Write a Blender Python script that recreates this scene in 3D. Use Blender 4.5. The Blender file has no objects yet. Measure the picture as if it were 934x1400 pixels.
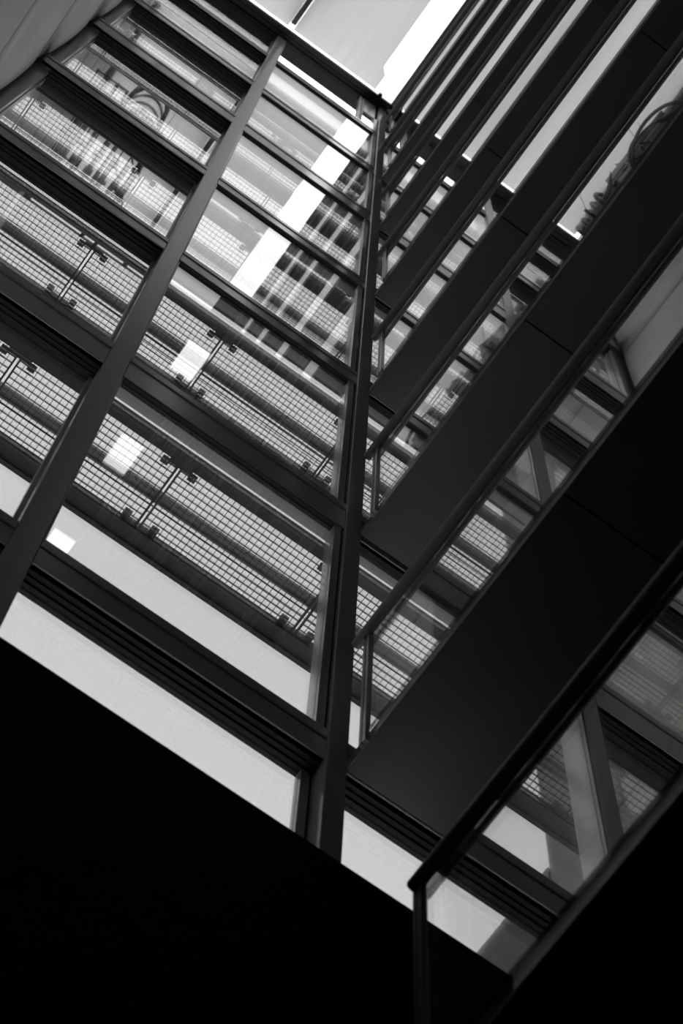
import bpy, bmesh, math, random
from mathutils import Matrix, Vector

# ---------------------------------------------------------------- camera, sky, exposure
S = 3.8                      # one unit of the plan below = 3.8 m
EYE = 1.6                    # eye height above the atrium floor
sc = bpy.context.scene
COL = sc.collection

cam_d = bpy.data.cameras.new('camera')
cam = bpy.data.objects.new('camera', cam_d)
COL.objects.link(cam)
CAM_AXES = ((0.81246554, -0.56256238, -0.15304674),
            (-0.58239498, -0.77109852, -0.25733861),
            (0.02675491, 0.29821241, -0.95412448))   # columns: camera x, y, z in the world
m = Matrix([list(r) for r in CAM_AXES]).to_4x4()
m.translation = Vector((0, 0, EYE))
cam.matrix_world = m
cam_d.sensor_fit = 'VERTICAL'
cam_d.sensor_height = 36.0
cam_d.lens = 3129.07 * 36.0 / 1400.0
cam_d.clip_end = 500
cam_d.dof.use_dof = True
cam_d.dof.focus_distance = 15.5
cam_d.dof.aperture_fstop = 3.6
sc.camera = cam

sc.view_settings.view_transform = 'Standard'
sc.view_settings.look = 'None'
sc.view_settings.gamma = 1.0
sc.view_settings.use_curve_mapping = False
sc.view_settings.exposure = 0.0
sc.cycles.transparent_max_bounces = 48
sc.cycles.max_bounces = 14
sc.cycles.glossy_bounces = 8
sc.cycles.transmission_bounces = 10
sc.cycles.sample_clamp_indirect = 6

world = bpy.data.worlds.new('overcast_sky')
sc.world = world
world.use_nodes = True
wn = world.node_tree.nodes; wl = world.node_tree.links
wn.clear()
w_out = wn.new('ShaderNodeOutputWorld'); w_bg = wn.new('ShaderNodeBackground')
w_tc = wn.new('ShaderNodeTexCoord'); w_sep = wn.new('ShaderNodeSeparateXYZ')
w_ramp = wn.new('ShaderNodeValToRGB'); w_noise = wn.new('ShaderNodeTexNoise'); w_mix = wn.new('ShaderNodeMath')
w_add = wn.new('ShaderNodeMath')
w_noise.inputs['Scale'].default_value = 1.4; w_noise.inputs['Detail'].default_value = 2
w_mix.operation = 'MULTIPLY_ADD'; w_mix.inputs[1].default_value = 0.05; w_mix.inputs[2].default_value = -0.025
w_add.operation = 'ADD'
wl.new(w_tc.outputs['Generated'], w_sep.inputs[0]); wl.new(w_tc.outputs['Generated'], w_noise.inputs['Vector'])
wl.new(w_noise.outputs['Fac'], w_mix.inputs[0])
wl.new(w_sep.outputs['Z'], w_add.inputs[0]); wl.new(w_mix.outputs[0], w_add.inputs[1])
wl.new(w_add.outputs[0], w_ramp.inputs['Fac'])
e = w_ramp.color_ramp.elements
e[0].position = 0.0; e[0].color = (0.60, 0.60, 0.60, 1)
e[1].position = 1.0; e[1].color = (2.3, 2.3, 2.3, 1)
k = w_ramp.color_ramp.elements.new(0.93); k.color = (0.84, 0.84, 0.84, 1)
k = w_ramp.color_ramp.elements.new(0.97); k.color = (1.2, 1.2, 1.2, 1)
wl.new(w_ramp.outputs['Color'], w_bg.inputs['Color'])
w_bg.inputs['Strength'].default_value = 1.45
wl.new(w_bg.outputs[0], w_out.inputs['Surface'])

# ---------------------------------------------------------------- materials
def mat(name, g, rough=0.5, metal=0.0, var=0.12, scale=6.0, stretch=(1, 1, 1), spec=0.5, bump=0.0):
    m = bpy.data.materials.new(name); m.use_nodes = True
    n = m.node_tree.nodes; l = m.node_tree.links
    b = n['Principled BSDF']
    tc = n.new('ShaderNodeTexCoord'); mp = n.new('ShaderNodeMapping'); no = n.new('ShaderNodeTexNoise')
    mp.inputs['Scale'].default_value = stretch
    no.inputs['Scale'].default_value = scale; no.inputs['Detail'].default_value = 5
    r = n.new('ShaderNodeValToRGB')
    lo, hi = g * (1 - var), g * (1 + var)
    r.color_ramp.elements[0].position = 0.3; r.color_ramp.elements[0].color = (lo, lo, lo, 1)
    r.color_ramp.elements[1].position = 0.7; r.color_ramp.elements[1].color = (hi, hi, hi, 1)
    l.new(tc.outputs['Object'], mp.inputs['Vector']); l.new(mp.outputs[0], no.inputs['Vector'])
    l.new(no.outputs['Fac'], r.inputs['Fac']); l.new(r.outputs['Color'], b.inputs['Base Color'])
    b.inputs['Roughness'].default_value = rough; b.inputs['Metallic'].default_value = metal
    b.inputs['Specular IOR Level'].default_value = spec
    if bump:
        bp = n.new('ShaderNodeBump'); bp.inputs['Strength'].default_value = bump
        l.new(no.outputs['Fac'], bp.inputs['Height']); l.new(bp.outputs[0], b.inputs['Normal'])
    return m

def glass(name, f0, tint, rough=0.0):
    m = bpy.data.materials.new(name); m.use_nodes = True
    n = m.node_tree.nodes; l = m.node_tree.links
    n.clear()
    out = n.new('ShaderNodeOutputMaterial'); mix = n.new('ShaderNodeMixShader')
    tr = n.new('ShaderNodeBsdfTransparent'); gl = n.new('ShaderNodeBsdfGlossy')
    lw = n.new('ShaderNodeLayerWeight'); lw.inputs['Blend'].default_value = 0.5
    pw = n.new('ShaderNodeMath'); pw.operation = 'POWER'; pw.inputs[1].default_value = 5.0
    ma = n.new('ShaderNodeMath'); ma.operation = 'MULTIPLY_ADD'
    ma.inputs[1].default_value = 1 - f0; ma.inputs[2].default_value = f0
    tr.inputs['Color'].default_value = (tint, tint, tint, 1)
    gl.inputs['Color'].default_value = (1, 1, 1, 1); gl.inputs['Roughness'].default_value = rough
    l.new(lw.outputs['Facing'], pw.inputs[0]); l.new(pw.outputs[0], ma.inputs[0])
    l.new(ma.outputs[0], mix.inputs['Fac']); l.new(tr.outputs[0], mix.inputs[1]); l.new(gl.outputs[0], mix.inputs[2])
    l.new(mix.outputs[0], out.inputs['Surface'])
    return m

def fabric(name, g):
    m = bpy.data.materials.new(name); m.use_nodes = True
    n = m.node_tree.nodes; l = m.node_tree.links
    n.clear()
    out = n.new('ShaderNodeOutputMaterial'); mix = n.new('ShaderNodeMixShader'); mix.inputs['Fac'].default_value = 0.25
    tr = n.new('ShaderNodeBsdfTranslucent'); df = n.new('ShaderNodeBsdfDiffuse')
    tc = n.new('ShaderNodeTexCoord'); mp = n.new('ShaderNodeMapping'); no = n.new('ShaderNodeTexNoise'); r = n.new('ShaderNodeValToRGB')
    mp.inputs['Scale'].default_value = (5.0, 0.35, 1)
    no.inputs['Scale'].default_value = 1.6; no.inputs['Detail'].default_value = 3
    r.color_ramp.elements[0].position = 0.3; r.color_ramp.elements[0].color = (g * .95,) * 3 + (1,)
    r.color_ramp.elements[1].position = 0.7; r.color_ramp.elements[1].color = (min(g * 1.05, 1),) * 3 + (1,)
    l.new(tc.outputs['Object'], mp.inputs[0]); l.new(mp.outputs[0], no.inputs['Vector']); l.new(no.outputs['Fac'], r.inputs['Fac'])
    l.new(r.outputs[0], tr.inputs['Color']); df.inputs['Color'].default_value = (.7, .7, .7, 1)
    l.new(tr.outputs[0], mix.inputs[1]); l.new(df.outputs[0], mix.inputs[2]); l.new(mix.outputs[0], out.inputs['Surface'])
    return m

M = dict(
    steel=mat('grey_painted_steel', 0.50, 0.19, 0.0, 0.06, 2.0, (1, 1, .15)),
    frame=mat('grey_window_frame', 0.42, 0.24, 0.0, 0.06, 2.0),
    dark=mat('black_gasket_shade', 0.02, 0.6, 0.0, 0.1),
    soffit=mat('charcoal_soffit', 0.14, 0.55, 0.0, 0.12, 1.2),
    deck=mat('dark_deck', 0.04, 0.7),
    nose=mat('brushed_edge_trim', 0.22, 0.35, 0.6, 0.1, 4.0, (1, .1, 1)),
    rail=mat('dark_steel_handrail', 0.26, 0.4, 0.3, 0.1, 4.0, (1, .1, 1)),
    dado=mat('black_wall_panel', 0.010, 0.8, 0.0, 0.2, spec=0.1),
    pale=mat('pale_wall_cladding', 0.70, 0.55, 0.0, 0.04, 1.0),
    grate=mat('galvanised_grating', 0.06, 0.5, 0.3, 0.2),
    beam=mat('catwalk_channel', 0.05, 0.5, 0.2, 0.15),
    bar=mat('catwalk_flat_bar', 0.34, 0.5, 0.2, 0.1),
    roofbeam=mat('roof_beam', 0.045, 0.45, 0.2, 0.1),
    rafter=mat('rafter_grey', 0.20, 0.5),
    white=mat('white_enamel', 0.75, 0.4, 0.0, 0.04),
    tower=mat('tower_steel', 0.05, 0.45, 0.3, 0.2),
    towerpale=mat('tower_pale_pipe', 0.65, 0.4, 0.0, 0.08),
    concrete=mat('weathered_concrete', 0.22, 0.85, 0.0, 0.18, 1.5, bump=.1),
    podium=mat('dark_podium', 0.07, 0.8, 0.0, 0.2, 1.0),
    floor=mat('dark_floor', 0.06, 0.4, 0.0, 0.2, 2.0),
    back=mat('dark_back_wall', 0.05, 0.7, 0.0, 0.1, 1.0),
    farglass=mat('far_window_glass', 0.05, 0.1, 0.0, 0.2),
    glass=glass('facade_glass', 0.23, 0.955),
    bglass=glass('balustrade_glass', 0.55, 0.985),
    rglass=glass('roof_glass', 0.05, 0.97),
    fabric=fabric('shade_fabric', 0.81),
)

# ---------------------------------------------------------------- helpers (coordinates in plan units)
def W(x, y, z):
    return Vector((x * S, y * S, z * S + EYE))

class MB:
    def __init__(self, origin=(0, 0, 0)):
        self.bm = bmesh.new(); self.o = W(*origin)
    def hexa(self, pts):
        v = [self.bm.verts.new(W(*p) - self.o) for p in pts]
        for f in ((0, 3, 2, 1), (4, 5, 6, 7), (0, 1, 5, 4), (1, 2, 6, 5), (2, 3, 7, 6), (3, 0, 4, 7)):
            self.bm.faces.new([v[i] for i in f])
        return self
    def box(self, x0, x1, y0, y1, z0, z1):
        return self.hexa([(x0, y0, z0), (x1, y0, z0), (x1, y1, z0), (x0, y1, z0),
                          (x0, y0, z1), (x1, y0, z1), (x1, y1, z1), (x0, y1, z1)])
    def prism(self, poly, z0, z1):
        lo = [self.bm.verts.new(W(x, y, z0) - self.o) for x, y in poly]
        hi = [self.bm.verts.new(W(x, y, z1) - self.o) for x, y in poly]
        n = len(poly)
        self.bm.faces.new(lo[::-1]); self.bm.faces.new(hi)
        for i in range(n):
            self.bm.faces.new([lo[i], lo[(i + 1) % n], hi[(i + 1) % n], hi[i]])
        return self
    def sheet(self, poly, z):
        self.bm.faces.new([self.bm.verts.new(W(x, y, z) - self.o) for x, y in poly])
        return self
    def tube(self, pts, r, seg=8, caps=True):
        P = [W(*p) - self.o for p in pts]
        r = r * S; rings = []
        for i, p in enumerate(P):
            a = P[max(i - 1, 0)]; b = P[min(i + 1, len(P) - 1)]
            t = (b - a).normalized()
            u = t.cross(Vector((0.31, 0.17, 0.93)))
            if u.length < 1e-4: u = t.cross(Vector((1, 0, 0)))
            u.normalize(); w = t.cross(u)
            rings.append([self.bm.verts.new(p + u * r * math.cos(2 * math.pi * k / seg) + w * r * math.sin(2 * math.pi * k / seg)) for k in range(seg)])
        for A, B in zip(rings, rings[1:]):
            for k in range(seg):
                f = self.bm.faces.new([A[k], A[(k + 1) % seg], B[(k + 1) % seg], B[k]]); f.smooth = True
        if caps:
            self.bm.faces.new(rings[0][::-1]); self.bm.faces.new(rings[-1])
        return self
    def build(self, name, material, parent=None, bevel=0.0):
        me = bpy.data.meshes.new(name)
        bmesh.ops.recalc_face_normals(self.bm, faces=self.bm.faces[:])
        self.bm.to_mesh(me); self.bm.free()
        me.materials.append(material)
        o = bpy.data.objects.new(name, me); COL.objects.link(o)
        o.location = self.o
        if parent:
            o.parent = parent; p = parent; o.location = self.o.copy()
            while p: o.location -= p.location; p = p.parent
        if bevel:
            b = o.modifiers.new('edge', 'BEVEL'); b.width = bevel; b.segments = 2; b.limit_method = 'ANGLE'
        return o

def box(name, material, b, parent=None, bevel=0.0):
    o = ((b[0] + b[1]) / 2, (b[2] + b[3]) / 2, b[4])
    return MB(o).box(*b).build(name, material, parent, bevel)

def empty(name, p, label=None, cat=None, group=None, kind=None):
    o = bpy.data.objects.new(name, None); COL.objects.link(o); o.location = W(*p)
    o.empty_display_size = 0.2
    return tag(o, label, cat, group, kind)

def tag(o, label=None, cat=None, group=None, kind=None):
    for k, v in (('label', label), ('category', cat), ('group', group), ('kind', kind)):
        if v: o[k] = v
    return o

def dup(o, parent=None, dx=0, dy=0, dz=0):
    c = o.copy(); COL.objects.link(c)
    if parent: c.parent = parent
    c.location = o.location + Vector((dx * S, dy * S, dz * S))
    return c

# ---------------------------------------------------------------- levels
KB = [1.645, 2.581, 3.519, 4.446, 5.382, 6.292, 7.156, 7.933, 8.75]      # underside of each gallery
ZT = [None, 2.683, 3.647, 4.567, 5.510, 6.466, 7.288, 8.083]             # top of each facade transom
ZB = [None, 2.597, 3.523, 4.478, 5.420, 6.330, 7.190, 8.020, 8.75]       # underside of each facade transom
FLOOR_Z = -EYE / S
YF = 0.970        # room-side face of the facade steel
XL = -0.345       # left wall
XG = 0.607        # glass line of the galleries
M0 = (0.116, 0.153)
CC = (0.585, 0.616)
XR = 0.811        # right end of the glazing
YBACK = -2.0
XBACK = 1.70
ORD = ['lowest', 'second', 'third', 'fourth', 'fifth', 'sixth', 'seventh', 'eighth', 'ninth']

# ---------------------------------------------------------------- setting: floor, walls
tag(box('floor', M['floor'], (XL - .1, XBACK, YBACK, 1.05, FLOOR_Z - .05, FLOOR_Z)), 'dark polished floor at the foot of the glazed atrium', kind='structure')
tag(box('wall_front', M['back'], (XL - .1, XBACK, YBACK - .08, YBACK, FLOOR_Z, 9.25)), 'dark wall closing the atrium opposite the glazed facade', kind='structure')
tag(box('wall_right', M['back'], (XBACK, XBACK + .06, YBACK, 1.05, FLOOR_Z, 9.25)), 'dark wall at the back of the galleries', kind='structure')

wb = empty('wall_back', (0, 1, FLOOR_Z), 'gridded steel facade of mullions and transoms behind the galleries', kind='structure')
box('dado', M['dado'], (XL - .05, XBACK, .950, 1.03, FLOOR_Z, 2.297), wb)['label'] = 'plain black wall panel below the facade windows'
box('end_wall', M['back'], (XR + .03, XBACK, .985, 1.03, 2.297, 9.0), wb)
for i, x in enumerate((M0, CC)):
    o = box('mullion' if i == 0 else 'corner_column', M['steel'], (x[0], x[1], YF - (.004 if i else 0), 1.03, 2.297, 8.75), wb, .006)
box('jamb', M['steel'], (XL - .03, -.3165, .985, 1.03, 2.297, 8.75), wb, .006)
box('jamb', M['steel'], (XR - .004, XR + .03, .975, 1.03, 2.297, 8.75), wb, .006)

BAYS = [(-.3165, M0[0], 1.005), (M0[1], CC[0], .977), (CC[1], XR - .004, .982)]
for n in range(1, 8):
    for bi, (x0, x1, yp) in enumerate(BAYS):
        zt, zb = ZT[n], ZB[n]
        t = MB((x0, 1, zb))
        t.box(x0 if bi else XL, x1, YF + .0015, 1.006 if bi else 1.014, zb, zt)             # main rail
        t.box(x0 if bi else XL, x1, YF - .002, YF + .01, zt - .028, zt)     # upper nosing
        t.box(x0 if bi else XL, x1, YF, YF + .01, zb, zt - .032)            # lower face under a shadow groove
        t.build('transom', M['steel'], wb, .004)

# ---------------------------------------------------------------- windows
wi = 0
BAYNAME = ['left bay', 'middle bay', 'bay behind the galleries']
for n in range(0, 8):
    z0 = 2.297 if n == 0 else ZT[n]
    z1 = ZB[n + 1]
    for bi, (x0, x1, yp) in enumerate(BAYS):
        wi += 1
        if n == 0: yp = 1.000
        w = empty(f'window_{wi}', ((x0 + x1) / 2, yp, z0),
                  f'{ORD[n]} window from the bottom in the {BAYNAME[bi]} of the facade', kind='structure')
        fw = .010
        right = .017 if bi == 1 else .006
        left = .003
        fy0, fy1 = yp - .005, yp + .010
        box('stile', M['frame'], (x0, x0 + left, fy0, fy1, z0, z1), w)
        # the right stile: a deep lit reveal, a black gasket line and an outer frame
        st = MB((x1, yp, z0)).box(x1 - right, x1 - .004 if bi == 1 else x1, fy0, fy1, z0, z1)
        st.build('stile', M['frame'], w, .003)
        if bi == 1:
            box('gasket', M['dark'], (x1 - .004, x1, fy0 + .003, fy1, z0, z1), w)
        box('sill_rail', M['frame'], (x0 + left, x1 - right, fy0, fy1, z0, z0 + .008), w)
        hd = MB((x0, yp, z1))
        hd.box(x0 + left, x1 - right, fy0, fy1, z1 - (.003 if bi and n else .008), z1)
        hd.build('head_rail', M['dark'], w)
        if n == 0 or bi == 0:
            for j in range(3):
                yy = YF + .008 + j * .008
                box('head_shade_trim', M['dark'], (x0, x1, yy, yy + (.0075 if n else .006), z1 - .004 - .003 * j, z1), w)  # stepped head in matte black, painting the shade under the transom
        if (n, bi) != (7, 1):          # this one is a vent standing open to the sky
            box('pane', M['glass'], (x0 + left, x1 - right, yp, yp + .004, z0 + .008, z1 - (.003 if bi and n else .008)), w)

# small pieces at the head of the facade: pale bracket fin and grey infill
fin = MB((.51, .985, 8.09)).box(.500, .507, .972, .992, 8.09, 8.75).box(.510, .516, .972, .992, 8.09, 8.73).box(.500, .516, .985, .995, 8.09, 8.75)
fin.build('bracket_fin', M['white'], wb)['label'] = 'white enamelled fin in the top pane'
box('infill_panel', M['frame'], (.518, .585, .972, .978, 8.40, 8.75), wb)

# ---------------------------------------------------------------- roof
ce = empty('ceiling', (0, 0, 9.2), 'glazed roof over the atrium with dark edge beam', kind='structure')
rb = MB((0, .96, 8.75))
rb.box(XL, XG + .45, .934, .952, 8.750, 8.80).box(XL, XG + .45, .955, .972, 8.757, 8.98).box(XL, XG + .45, .975, 1.03, 8.750, 9.02)
rb.box(XL, XG + .45, .950, .977, 8.775, 8.94)
rb.build('edge_beam', M['roofbeam'], ce, .004)
box('beam_fixing', M['dark'], (.553, .567, .925, .938, 8.75, 8.81), ce)
for x in (.144,):
    box('rafter', M['rafter'], (x - .011, x + .011, YBACK, .95, 9.17, 9.26), ce)
for x0, x1 in ((-.372, -.318), (.648, .672)):
    box('rafter', M['rafter'], (x0, x1, YBACK, .95, 9.17, 9.26), ce)
box('roof_deck', M['back'], (XL, .531, YBACK, -.125, 9.12, 9.16), ce)
for y0, y1 in ((-.27, -.01), (-.76, -.42), (-1.27, -.92), (YBACK, -1.42)):
    box('roof_deck', M['back'], (.532, .66, y0, y1, 9.12, 9.16), ce)
for x0, x1 in ((-.318, .133), (.155, .648)):
    for y0, y1 in ((-.5, .98), (YBACK, -.51)):
        box('pane', M['rglass'], (x0, x1, y0, y1, 9.265, 9.272), ce)
sh = MB((-.1, .3, 9.18)).sheet([(-.335, -.12), (.131, -.12), (.131, .966), (-.335, .966)], 9.165).build('fabric_shade', M['fabric'])
tag(sh, 'pale translucent shade under the roof glass, left of the rafter', 'shade')
sh = MB((.3, .3, 9.18)).sheet([(.157, -.12), (.531, -.12), (.531, .872), (.556, .900), (.556, .966), (.157, .966)], 9.165).build('fabric_shade', M['fabric'])
tag(sh, 'pale translucent shade with a clipped corner beside the bright roof slot', 'shade')

# ---------------------------------------------------------------- left wall of bulging storey panels
wl_ = empty('wall_left', (XL, 0, FLOOR_Z), 'pale wall of bulging storey-high panels left of the facade', kind='structure')
box('backing', M['back'], (XL - .06, XL - .026, YBACK, 1.03, FLOOR_Z, 9.25), wl_)
lv = [FLOOR_Z, .72] + KB + [9.168]
for a, b in zip(lv, lv[1:]):
    for y0, y1 in ((-.03, .968), (-1.03, -.04), (YBACK, -1.04)):
        p = MB((XL, y0, a)); N = 10; bm = p.bm
        g = .006
        ring = []
        for i in range(N + 1):
            t = i / N
            z = a + g + (b - a - 2 * g) * t
            x = XL + .011 * (math.sin(math.pi * t) ** .55) - .010
            ring.append([bm.verts.new(W(x, y, z) - p.o) for y in (y0, y1)] + [bm.verts.new(W(XL - .028, y, z) - p.o) for y in (y1, y0)])
        for A, B in zip(ring, ring[1:]):
            for k in range(4):
                f = bm.faces.new([A[k], A[(k + 1) % 4], B[(k + 1) % 4], B[k]]); f.smooth = (k == 0)
        bm.faces.new(ring[0][::-1]); bm.faces.new(ring[-1])
        p.build('panel', M['pale'], wl_)

# ---------------------------------------------------------------- galleries (right) with glass balustrades
NOSE = .027
proto_panel = None
for n in range(9):
    z = KB[n]
    names = {0: 'lowest black gallery at the bottom right, its underside widest of all',
             8: 'topmost gallery slab just under the roof glass'}
    lab = names.get(n, f'{ORD[n]} black gallery counted up from the bottom right')
    gl = empty('gallery', (XG, 0, z), lab, 'gallery', 'stacked galleries right of the facade')
    yend = .962 if n else .94
    box('deck', M['deck'], (XG + .006, XBACK - .004, YBACK + .004, yend, z + .006, z + NOSE), gl)
    y = yend
    while y > YBACK + .05:
        y2 = max(y - .44, YBACK + .004)
        box('soffit_panel', M['soffit'] if n < 8 else M['bar'], (XG + .006, XBACK - .004, y2 + .0025, y, z, z + .005), gl)  # topmost soffit painted lighter to stand for the extra roof light on it
        y = y2
    ny = yend if n else .69  # lowest trim cut short, its shape ending where the lit strip fades
    box('edge_trim', M['nose'], (XG + .0045, XG + .008, YBACK + .004, ny, z + .001, z + NOSE), gl)
    box('upstand', M['deck'], (1.30, XBACK - .004, YBACK + .004, yend, z + NOSE, z + .05), gl)
    if n == 8:
        box('fascia', M['soffit'], (XG + .05, XG + .08, YBACK, .95, z + NOSE, 9.26), gl)
        continue
    blab = {0: 'nearest handrail and glass balustrade, its round rail end free at the bottom'}.get(
        n, f'glass balustrade with round dark handrail on the {ORD[n]} gallery up')
    ba = empty('balustrade', (XG, 0, z + NOSE), blab, 'balustrade', 'glass balustrades of the galleries')
    ye = .939 if n else .811
    yp = .921 if n else .812
    zt = z + .366
    xt, r = XG - .006, .0080
    hr = MB((xt, 0, zt)).tube([(xt, ye, zt), (xt, ye - .0015, zt)] + [(xt, ye - .2 * i, zt) for i in range(1, 15)], r, 20).build('handrail', M['rail'], ba, .0)
    MB((xt, ye, zt)).tube([(xt, ye + .002, zt), (xt, ye, zt)], r * .86, 20).build('end_cap', M['rail'], hr)
    pz = z - .01 if n else z - .20
    MB((XG, yp, z)).box(XG - .004, XG + .003, yp - .002, yp + .003, pz, zt).box(XG - .004, XG + .003, yp - .010, yp - .004, pz, zt).box(XG - .001, XG + .002, yp - .006, yp, pz, zt).build('end_post', M['frame'] if n else M['soffit'], ba)  # lowest post takes a darker material in place of dim light
    box('pane', M['bglass'], (XG, XG + .004, -.42, yp - .010, z + NOSE, zt), ba)
    box('pane', M['bglass'], (XG, XG + .004, -2.0, -.425, z + NOSE, zt), ba)

# ---------------------------------------------------------------- catwalks outside the glass
YI, YO = 1.063, 1.197
PIT = .318
def grating(origin, w):
    g = MB(origin); x, y, z = origin
    t = .0008
    nx, ny = 27, 12
    for i in range(ny + 1):
        yy = YI + (YO - YI) * i / ny
        g.box(x + .003, x + w - .003, yy - .0009, yy + .0009, z, z + .004)
    for j in range(nx + 1):
        xx = x + .004 + (w - .008) * j / nx
        e = .0016 if j in (0, nx) else .0005
        g.box(xx - e, xx + e, YI, YO, z + .001, z + .003)
    return g
CATL = ['lowest', 'second', 'third', 'fourth', 'fifth', 'topmost']
first = None
for n in range(2, 8):
    z = KB[n] + .096
    lab = f'{CATL[n-2]} grated maintenance catwalk outside the facade glass'
    c = empty('catwalk', (0, YI, z), lab, 'catwalk', 'catwalks outside the facade')
    if first is None:
        first = c
        x0 = .32 - 3 * PIT
        for k in range(6):
            xs = x0 + k * PIT
            if k == 0:
                gp = grating((xs, YI, z), PIT).build('grating_panel', M['grate'], c)
            else:
                dup(gp, None, dx=k * PIT)
            # brackets at each joint, inner and outer end
            for yy in (YI + .010, YO - .012):
                b = MB((xs, yy, z)).box(xs - .034, xs - .020, yy - .006, yy + .006, z - .004, z + .004)
                b.box(xs + .020, xs + .034, yy - .006, yy + .006, z - .004, z + .004)
                b.box(xs - .022, xs + .022, yy - .004 + (-.008 if yy < 1.1 else .008), yy + .006 + (-.008 if yy < 1.1 else .008), z - .003, z + .004)
                b.build('bracket', M['beam'], c)
            MB((xs, YI, z)).box(xs - .0052, xs - .0022, YI - .01, YO + .01, z - .006, z + .006).box(xs + .0022, xs + .0052, YI - .01, YO + .01, z - .006, z + .006).build('cross_bar', M['beam'], c)
        xa, xb = x0, x0 + 6 * PIT
        MB((0, YI, z)).box(xa, xb, 1.0410, YI - .002, z - .004, z + .012).box(xa, xb, 1.0395, 1.0425, z - .016, z + .014).build('inner_beam', M['beam'], c)
        MB((0, YO, z)).box(xa, xb, YO + .001, YO + .012, z - .012, z + .02).box(xa, xb, YO + .012, YO + .034, z - .003, z + .01).box(xa, xb, YO + .030, YO + .038, z - .012, z + .02).build('outer_beam', M['beam'], c)
        box('flat_bar', M['bar'], (xa, xb, 1.124, 1.147, z + .006, z + .010), c)
        for j, (ya, yb) in enumerate(((1.156, 1.160), (1.166, 1.168), (1.176, 1.183))):
            MB((0, ya, z)).tube([(xa, ya, z + .05), (xb, yb, z + .05)], .0011, 6).build('cable', M['beam'], c)
    else:
        for ch in list(first.children):
            d = ch.copy(); COL.objects.link(d); d.parent = c
for o in list(COL.objects):      # panels copied before their catwalk moved keep it as parent
    if o.name.startswith('grating_panel') and o.parent is None: o.parent = first

# ---------------------------------------------------------------- hanging sculpture (above the frame, mirrored in the facade and balustrade glass)
su = empty('hanging_sculpture', (-.17, .5, 7.4), 'dark ironwork of hoops, ladder rails and pale pipes mirrored in the upper glass', 'sculpture')
def bar(name, pts, r, m, seg=8):
    return MB(pts[0]).tube(pts, r, seg).build(name, m, su)
T, P_ = M['tower'], M['towerpale']
for x in (-.31, -.27, -.23):
    bar('ladder_rail', [(x, .62, 7.40), (x, .755, 7.46)], .0034, T, 6)
for i in range(4):
    y = .63 + .04 * i
    bar('rung', [(-.315, y, 7.41 + .016 * i), (-.19, y, 7.41 + .016 * i)], .0032, T, 6)
for i in range(5):
    y = .625 + .03 * i
    cx, rx = -.115, .088 - .006 * i
    pts = [(cx + rx * math.cos(t), y + .05 * math.sin(t), 7.40 + .34 * math.sin(t)) for t in [math.pi * q / 18 for q in range(19)]]
    bar('hoop', pts, .0075 if i in (0, 4) else .005, T if i in (0, 3, 4) else M['bar'])
bar('gate_frame', [(-.235, .68, 7.46), (-.235, .745, 7.47), (-.195, .745, 7.47), (-.195, .68, 7.46), (-.235, .68, 7.46)], .0055, T, 6)
bar('spine', [(-.30, .70, 7.45), (-.02, .70, 7.45)], .0055, T)
bar('spine', [(-.26, .46, 7.43), (-.04, .43, 7.43)], .005, T)
for x, y0, y1 in ((-.022, .30, .585), (-.125, .34, .62), (-.105, .36, .55), (-.205, .38, .60)):
    bar('pale_pipe', [(x, y0, 7.40), (x, y1, 7.44)], .0075, P_, 12)
bar('pale_pipe', [(-.16, .66, 7.40), (-.15, .70, 7.47), (-.12, .72, 7.49), (-.09, .70, 7.47), (-.085, .66, 7.40)], .014, P_, 12)
bar('pale_strut', [(-.07, .44, 7.36), (.0, .52, 7.38)], .0026, P_, 6)
bar('pale_strut', [(-.04, .52, 7.36), (-.015, .38, 7.38)], .0026, P_, 6)
for x, y0, y1 in ((-.255, .34, .60), (-.165, .31, .58), (-.07, .33, .56)):
    bar('pale_pipe', [(x, y0, 7.41), (x + .012, y1, 7.45)], .0095, P_, 12)
bar('tank', [(-.175, .64, 7.40), (-.175, .70, 7.45)], .022, P_, 16)
rnd = random.Random(4)
for i in range(16):
    x = -.28 + .062 * (i % 4) + rnd.uniform(-.012, .012); y = .34 + .065 * (i // 4) + rnd.uniform(-.01, .01)
    hx, hy = rnd.uniform(.007, .020), rnd.uniform(.008, .02)
    box('plate', P_ if i % 3 else T, (x - hx, x + hx, y - hy, y + hy, 7.42, 7.425), su)
for i in range(9):
    x = -.29 + .032 * i
    bar('slat', [(x, .30, 7.435), (x, .60, 7.445)], .0024, T, 6)
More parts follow.
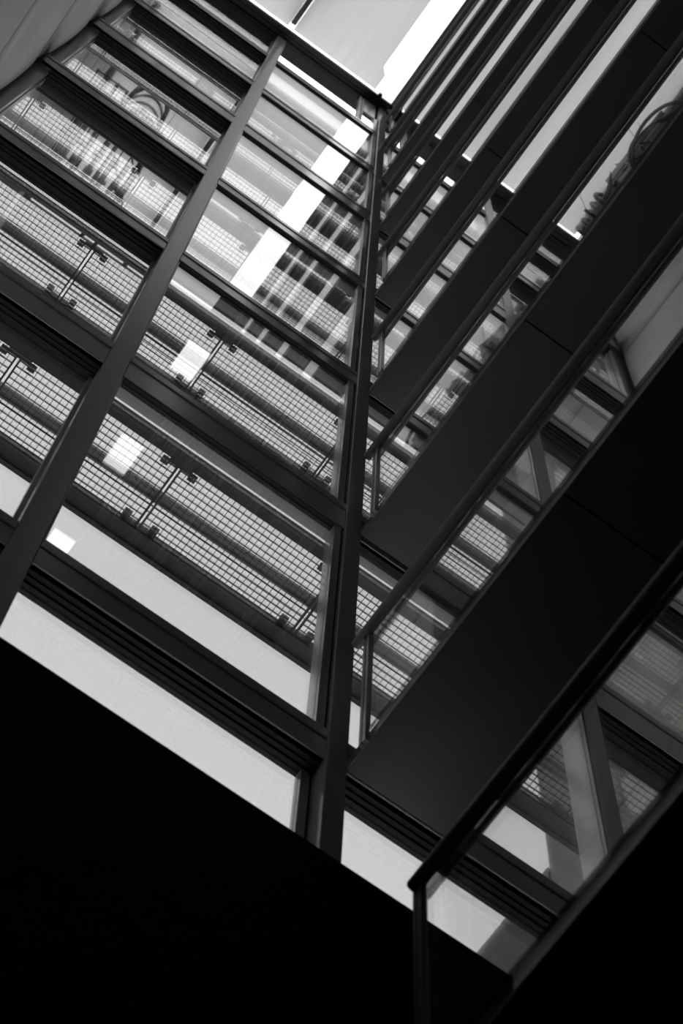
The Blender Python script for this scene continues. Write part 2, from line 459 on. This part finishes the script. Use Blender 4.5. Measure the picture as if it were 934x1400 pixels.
def leaf(p, q, w, k):
    p, q = Vector(p), Vector(q); d = q - p; sd = Vector((d.y, -d.x, 0)).normalized()
    mb = MB(tuple(p)); bm = mb.bm; ring = []
    for i in range(9):
        t = i / 8; c = p + d * t + sd * k * math.sin(math.pi * t)
        h = w * (math.sin(math.pi * min(t * .92 + .06, 1)) ** .8)
        ring.append([bm.verts.new(W(*(c + sd * h)) - mb.o), bm.verts.new(W(*(c + Vector((0, 0, .006)))) - mb.o),
                     bm.verts.new(W(*(c - sd * h)) - mb.o), bm.verts.new(W(*(c - Vector((0, 0, .006)))) - mb.o)])
    for A, B in zip(ring, ring[1:]):
        for j in range(4): bm.faces.new([A[j], A[(j + 1) % 4], B[(j + 1) % 4], B[j]])
    bm.faces.new(ring[0][::-1]); bm.faces.new(ring[-1])
    return mb.build('leaf_blade', T, su)
leaf((-.045, .635, 7.36), (.000, .545, 7.38), .007, .006)
leaf((-.055, .50, 7.36), (.004, .42, 7.38), .007, -.012)
leaf((-.02, .345, 7.40), (-.06, .255, 7.40), .008, .008)
def arcp(c, rx, ry, a0, a1, n=14):
    return [(c[0] + rx * math.cos(a0 + (a1 - a0) * i / n), c[1] + ry * math.sin(a0 + (a1 - a0) * i / n), c[2]) for i in range(n + 1)]
bar('curved_bar', arcp((-.075, .36, 7.36), .085, .13, -1.2, 1.5), .0062, T)
bar('curved_bar', arcp((-.055, .40, 7.37), .05, .09, -1.6, 1.8), .004, T)
bar('curved_bar', arcp((-.10, .60, 7.37), .07, .06, -.6, 1.9), .0045, T)
for a_, b_ in (((-.09, .36, 7.36), (-.02, .42, 7.37)), ((-.05, .50, 7.37), (-.12, .58, 7.37)), ((-.03, .56, 7.37), (-.10, .64, 7.37)), ((-.08, .31, 7.37), (-.03, .52, 7.37))):
    bar('strut', [a_, b_], .0032, T, 6)
for x, y in ((-.30, .70), (-.03, .70), (-.26, .46), (-.04, .43)):
    bar('hanger', [(x, y, 7.44), (x, y, 9.163)], .0009, T, 6)

# ---------------------------------------------------------------- neighbouring building beyond the glass on the left
nb = empty('neighbour_building', (-2.4, 3.0, FLOOR_Z), 'grey concrete block outside, mirrored in the lowest balustrade glass', 'building')
MB((-2.4, 3.0, FLOOR_Z)).prism([(-.92, 2.2), (-2.6, 3.9), (-5.0, 3.9), (-5.0, 2.2)], FLOOR_Z, 13.0).build('facade', M['concrete'], nb)
MB((-2.4, 3.3, FLOOR_Z)).box(-4.9, -.921, 2.21, 4.6, FLOOR_Z, 6.2).build('podium', M['podium'], nb)
for i in range(4):
    for j in range(12):
        x = -1.6 - i * .62; z = 1.2 + j * .95
        fr = MB((x, 2.19, z)).box(x, x + .30, 2.185, 2.2, z, z + .5).build('window', M['farglass'], nb)
